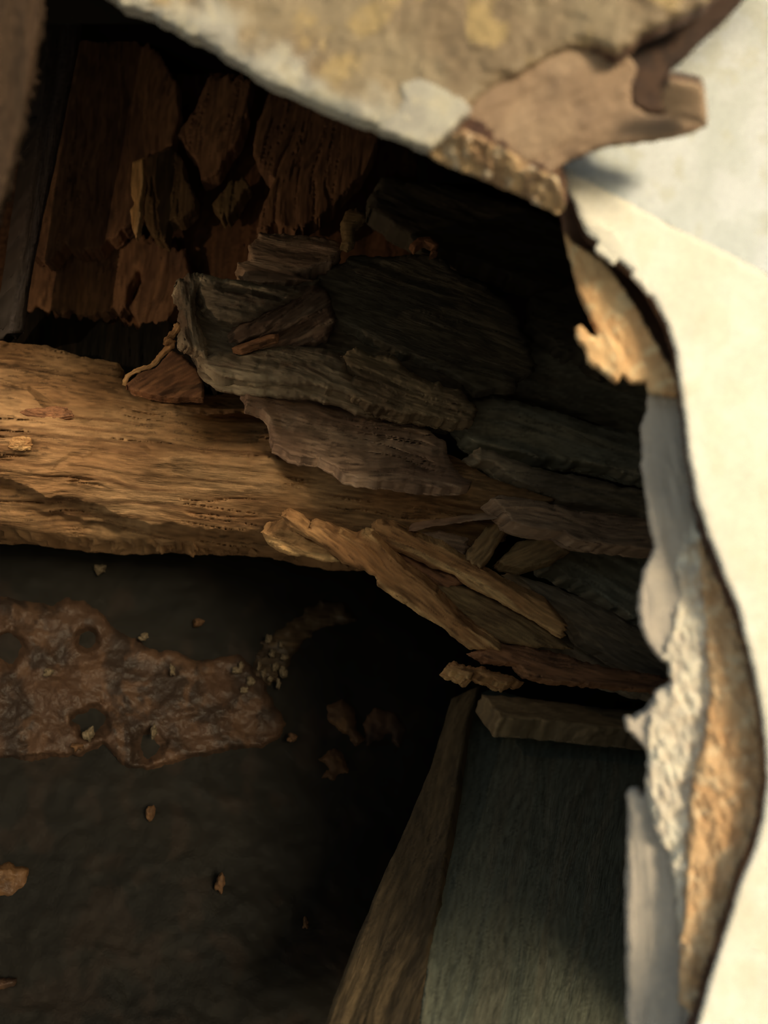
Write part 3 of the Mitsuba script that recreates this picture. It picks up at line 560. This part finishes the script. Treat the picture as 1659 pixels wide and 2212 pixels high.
flake('dark brown board low at the left edge just above the beam', [(-200, 660), (40, 672), (180, 690), (300, 700), (440, 690), (470, 840), (300, 860), (-200, 850)], dep((-100, 700, .56), (400, 700, .56), (100, 850, .50)), 88, BLACK)
flake('dark backing board behind all the upper left planks', [(0, -80), (560, -80), (900, 120), (900, 560), (640, 640), (400, 720), (-60, 720)], .042, 89, wood_colour([(126, 88, 64), (100, 72, 54), (140, 98, 70), (66, 50, 42)], 99), step=6)
piece('pale_sliver', [(286, 350), (311, 340), (312, 382), (305, 440), (306, 466), (300, 500), (293, 516), (285, 490), (281, 456), (290, 440), (283, 420), (283, 386)], back(-.034), 'dry', 'thin pale wood sliver hanging upright on the reddish plank', 'wood sliver', thick=.004, step=2.8, rough=(1.5, 14), grain=96, big=.001, fine=.0005, edge=(6, .002), colour=wood_colour([(226, 178, 122), (206, 156, 102), (236, 194, 142), (150, 108, 70)], 92), seed=91)
piece('left_post', [(-300, -120), (104, -120), (92, 40), (75, 150), (45, 300), (15, 420), (-70, 620), (-300, 700)], dep((80, 100, .22), (-100, 500, .215), (-250, 0, .225)), 'dry', 'blurred brown post at the upper left corner of the view', 'post', thick=.02, side=(-.45, 1, .35), step=7, rough=(2, 40), grain=98, big=.002, fine=.0004, gu=.2, edge=(16, .003), colour=wood_colour([(64, 49, 38), (55, 43, 34), (70, 52, 40), (46, 36, 30)], 109, su=.15), seed=92)
piece('dark_strip', [(112, -80), (196, -80), (172, 90), (132, 300), (98, 450), (68, 600), (52, 720), (16, 720), (40, 560), (66, 380), (92, 160)], dep((110, 0, .52), (60, 600, .49), (180, 0, .535)), 'dry', 'narrow blackish brown upright strip left of the reddish planks', 'strip', thick=.03, step=5, rough=(2, 40), grain=99, big=.0015, fine=.0005, gu=.2, gv=4, edge=(10, .003), colour=wood_colour([(78, 66, 60), (66, 60, 58), (88, 80, 80), (54, 46, 42)], 119, su=.15), seed=93)

# ------------------------------------------------------------------ lower right post, rail, crust, crumbs
piece('grey_post', [(1012, 1540), (1030, 1500), (1060, 1490), (1400, 1570), (1480, 1640), (1480, 2350), (886, 2350), (924, 2046), (954, 1884), (985, 1700)], dep((970, 1560, .560), (1400, 1600, .60), (1100, 2212, .318)), 'dry', 'wide grey post, greenish haze put into its colour, rising from the bottom right beside the torn wallboard', 'post',
      thick=.012, step=5, rough=(1.5, 50), grain=102, big=.0012, fine=.0005, gu=.15, gv=2.2, fu=.2, fv=8, edge=(8, .002), colour=PLANK_VEIL, seed=94)
piece('brown_batten', [(975, 1510), (1036, 1482), (1010, 1560), (990, 1700), (960, 1880), (930, 2040), (890, 2350), (660, 2350), (720, 2160), (770, 2030), (820, 1910), (880, 1780), (930, 1660)], dep((985, 1540, .545), (720, 2212, .318), (920, 2212, .308)), 'dry', 'brown streaked batten along the left side of the grey post', 'batten',
      thick=.008, step=4, rough=(2, 40), grain=109, big=.002, fine=.0006, gu=.15, gv=4, fu=.3, fv=12, edge=(10, .003), colour=wood_colour([(84, 70, 52), (66, 56, 44), (100, 82, 60), (56, 48, 40)], 129, su=.12, sv=6), seed=95)
piece('brown_rail', [(1040, 1500), (1130, 1508), (1300, 1530), (1460, 1545), (1460, 1590), (1300, 1574), (1180, 1560), (1080, 1552)], dep((1040, 1510, .53), (1460, 1570, .56), (1180, 1560, .525)), 'dry', 'short dim brown rail below the splinters across the top of the grey post', 'rail', thick=.015, step=4, rough=(3, 20), grain=8, big=.002, fine=.0005, edge=(8, .003), colour=wood_colour([(138, 114, 86), (118, 98, 76), (150, 122, 92), (92, 78, 64)], 139), seed=96)
say('soil_crust', 'lumpy dark brown soil crust on the sooty slope below the beam', 'soil crust')


def crust(key, outline, seed, colour=SOIL, up=.010, mat='wet', **kw):
    kw = {**dict(thick=.016, step=3.5, rough=(9, 24), big=.005, fine=.0016, gu=1.2, gv=1.5, fu=4, fv=5, iso=.0016, edge=(22, .008)), **kw}
    piece(key, outline, lambda x, y: fl(x, y) - up, mat, colour=colour, seed=seed, **kw)


pit = lambda cx, cy, r, a: (lambda x, y: -a * np.exp(-((((x - cx) / r) ** 2 + ((y - cy) / r) ** 2) * (.35 + 1.6 * fb(x / 22, y / 22, 3, 6))) ** 2))
crust('soil_crust__patch', [(-200, 1270), (0, 1285), (60, 1300), (110, 1308), (150, 1290), (182, 1300), (222, 1326), (242, 1352), (282, 1372), (320, 1396), (342, 1412), (382, 1404), (422, 1426), (470, 1421), (512, 1412), (545, 1440), (570, 1470), (590, 1520), (622, 1562), (606, 1592), (562, 1612), (502, 1612), (442, 1626), (382, 1646), (312, 1662), (262, 1652), (222, 1604), (172, 1626), (100, 1632), (0, 1636), (-200, 1640)], 101,
      features=(pit(190, 1380, 26, .014), pit(195, 1560, 36, .018), pit(320, 1612, 34, .012), pit(20, 1400, 36, .013)))
crust('soil_crust__patch_001', [(560, 1390), (600, 1362), (640, 1330), (690, 1298), (740, 1306), (772, 1340), (730, 1350), (680, 1370), (640, 1410), (620, 1450), (580, 1480), (540, 1470)], 102, wood_colour([(62, 48, 34), (48, 38, 28), (74, 58, 40), (36, 28, 22)], 149), up=.007, rough=(12, 20))
crust('soil_crust__patch_002', [(702, 1520), (740, 1506), (762, 1530), (768, 1570), (790, 1598), (770, 1606), (730, 1580), (708, 1556)], 103, RUST, up=.007, mat='grit')
crust('soil_crust__patch_003', [(780, 1560), (810, 1530), (860, 1540), (880, 1580), (866, 1620), (842, 1590), (812, 1600), (790, 1620)], 104, SOIL, up=.006, mat='grit')
crust('soil_crust__patch_004', [(690, 1640), (722, 1616), (752, 1640), (752, 1670), (722, 1690), (692, 1682), (712, 1660)], 105, RUST, up=.006, mat='grit')
crust('soil_crust__patch_005', [(-60, 1880), (20, 1862), (66, 1876), (60, 1912), (30, 1942), (-60, 1950)], 106, RUST, up=.006)
crust('soil_crust__patch_006', [(-60, 2120), (0, 2112), (42, 2106), (30, 2130), (-20, 2150)], 107, SOIL, up=.005)
rng = np.random.default_rng(77)
n = 0


def crumb(cx, cy, rx, ry, label, colour=PALE, up=.012, mat='grit', group=None, dm=.0035):
    global n
    key = 'crumb' + (f'_{n:03d}' if n else '')
    n += 1
    entry(key, lump(cx, cy, float(fl(np.array(cx * 1.), np.array(cy * 1.))) - up, rx, ry, dm, 200 + n, colour, 2, .7), mat)
    say(key, label, 'crumb', group)


for cx, cy in ((580, 1382), (606, 1392), (588, 1412), (614, 1420), (596, 1440), (612, 1452), (570, 1455), (540, 1470), (528, 1490), (512, 1448), (520, 1440), (584, 1466), (602, 1476), (560, 1440)):
    crumb(cx, cy, rng.uniform(3.5, 9.5), rng.uniform(5, 14), 'pale crumb of the loose cluster at the right end of the soil crust', group='pale crumbs at the right end of the soil crust')
crumb(192, 1585, 10, 15, 'pale crumb in the pit at the lower edge of the soil crust')
crumb(168, 1612, 12, 9, 'reddish crumb at the lower edge of the soil crust', RUST)
crumb(218, 1228, 11, 11, 'pale round crumb on the slope right under the beam', up=.006)
crumb(325, 1758, 8, 15, 'small ochre fleck hanging below the soil crust', RUST, .005)
crumb(476, 1908, 11, 18, 'ochre oval fleck on the black lower slope', RUST, .005)
crumb(660, 1995, 7, 11, 'tiny ochre fleck beside the brown batten', RUST, .005)
crumb(106, 1452, 12, 9, 'pale yellow crumb on the left part of the soil crust', up=.016)
crumb(372, 1448, 6, 12, 'small pale upright crumb on the middle of the soil crust', up=.018)
crumb(332, 1580, 7, 16, 'pale streaked crumb above the lower pit of the soil crust', up=.018)
crumb(310, 1376, 10, 7, 'pale crumb on the upper edge of the soil crust', up=.014)
crumb(630, 1594, 9, 8, 'ochre crumb at the lower right tip of the soil crust', RUST, .012)
crumb(428, 1345, 12, 8, 'dim ochre crumb on the slope above the soil crust', RUST, .006)
entry('straw', tube([point(110, 1245, .583), point(128, 1238, .582), point(150, 1231, .581)], [.0006, .0012, .0005], colour=PALE))
say('straw', 'short pale straw lying on the slope under the beam', 'straw')
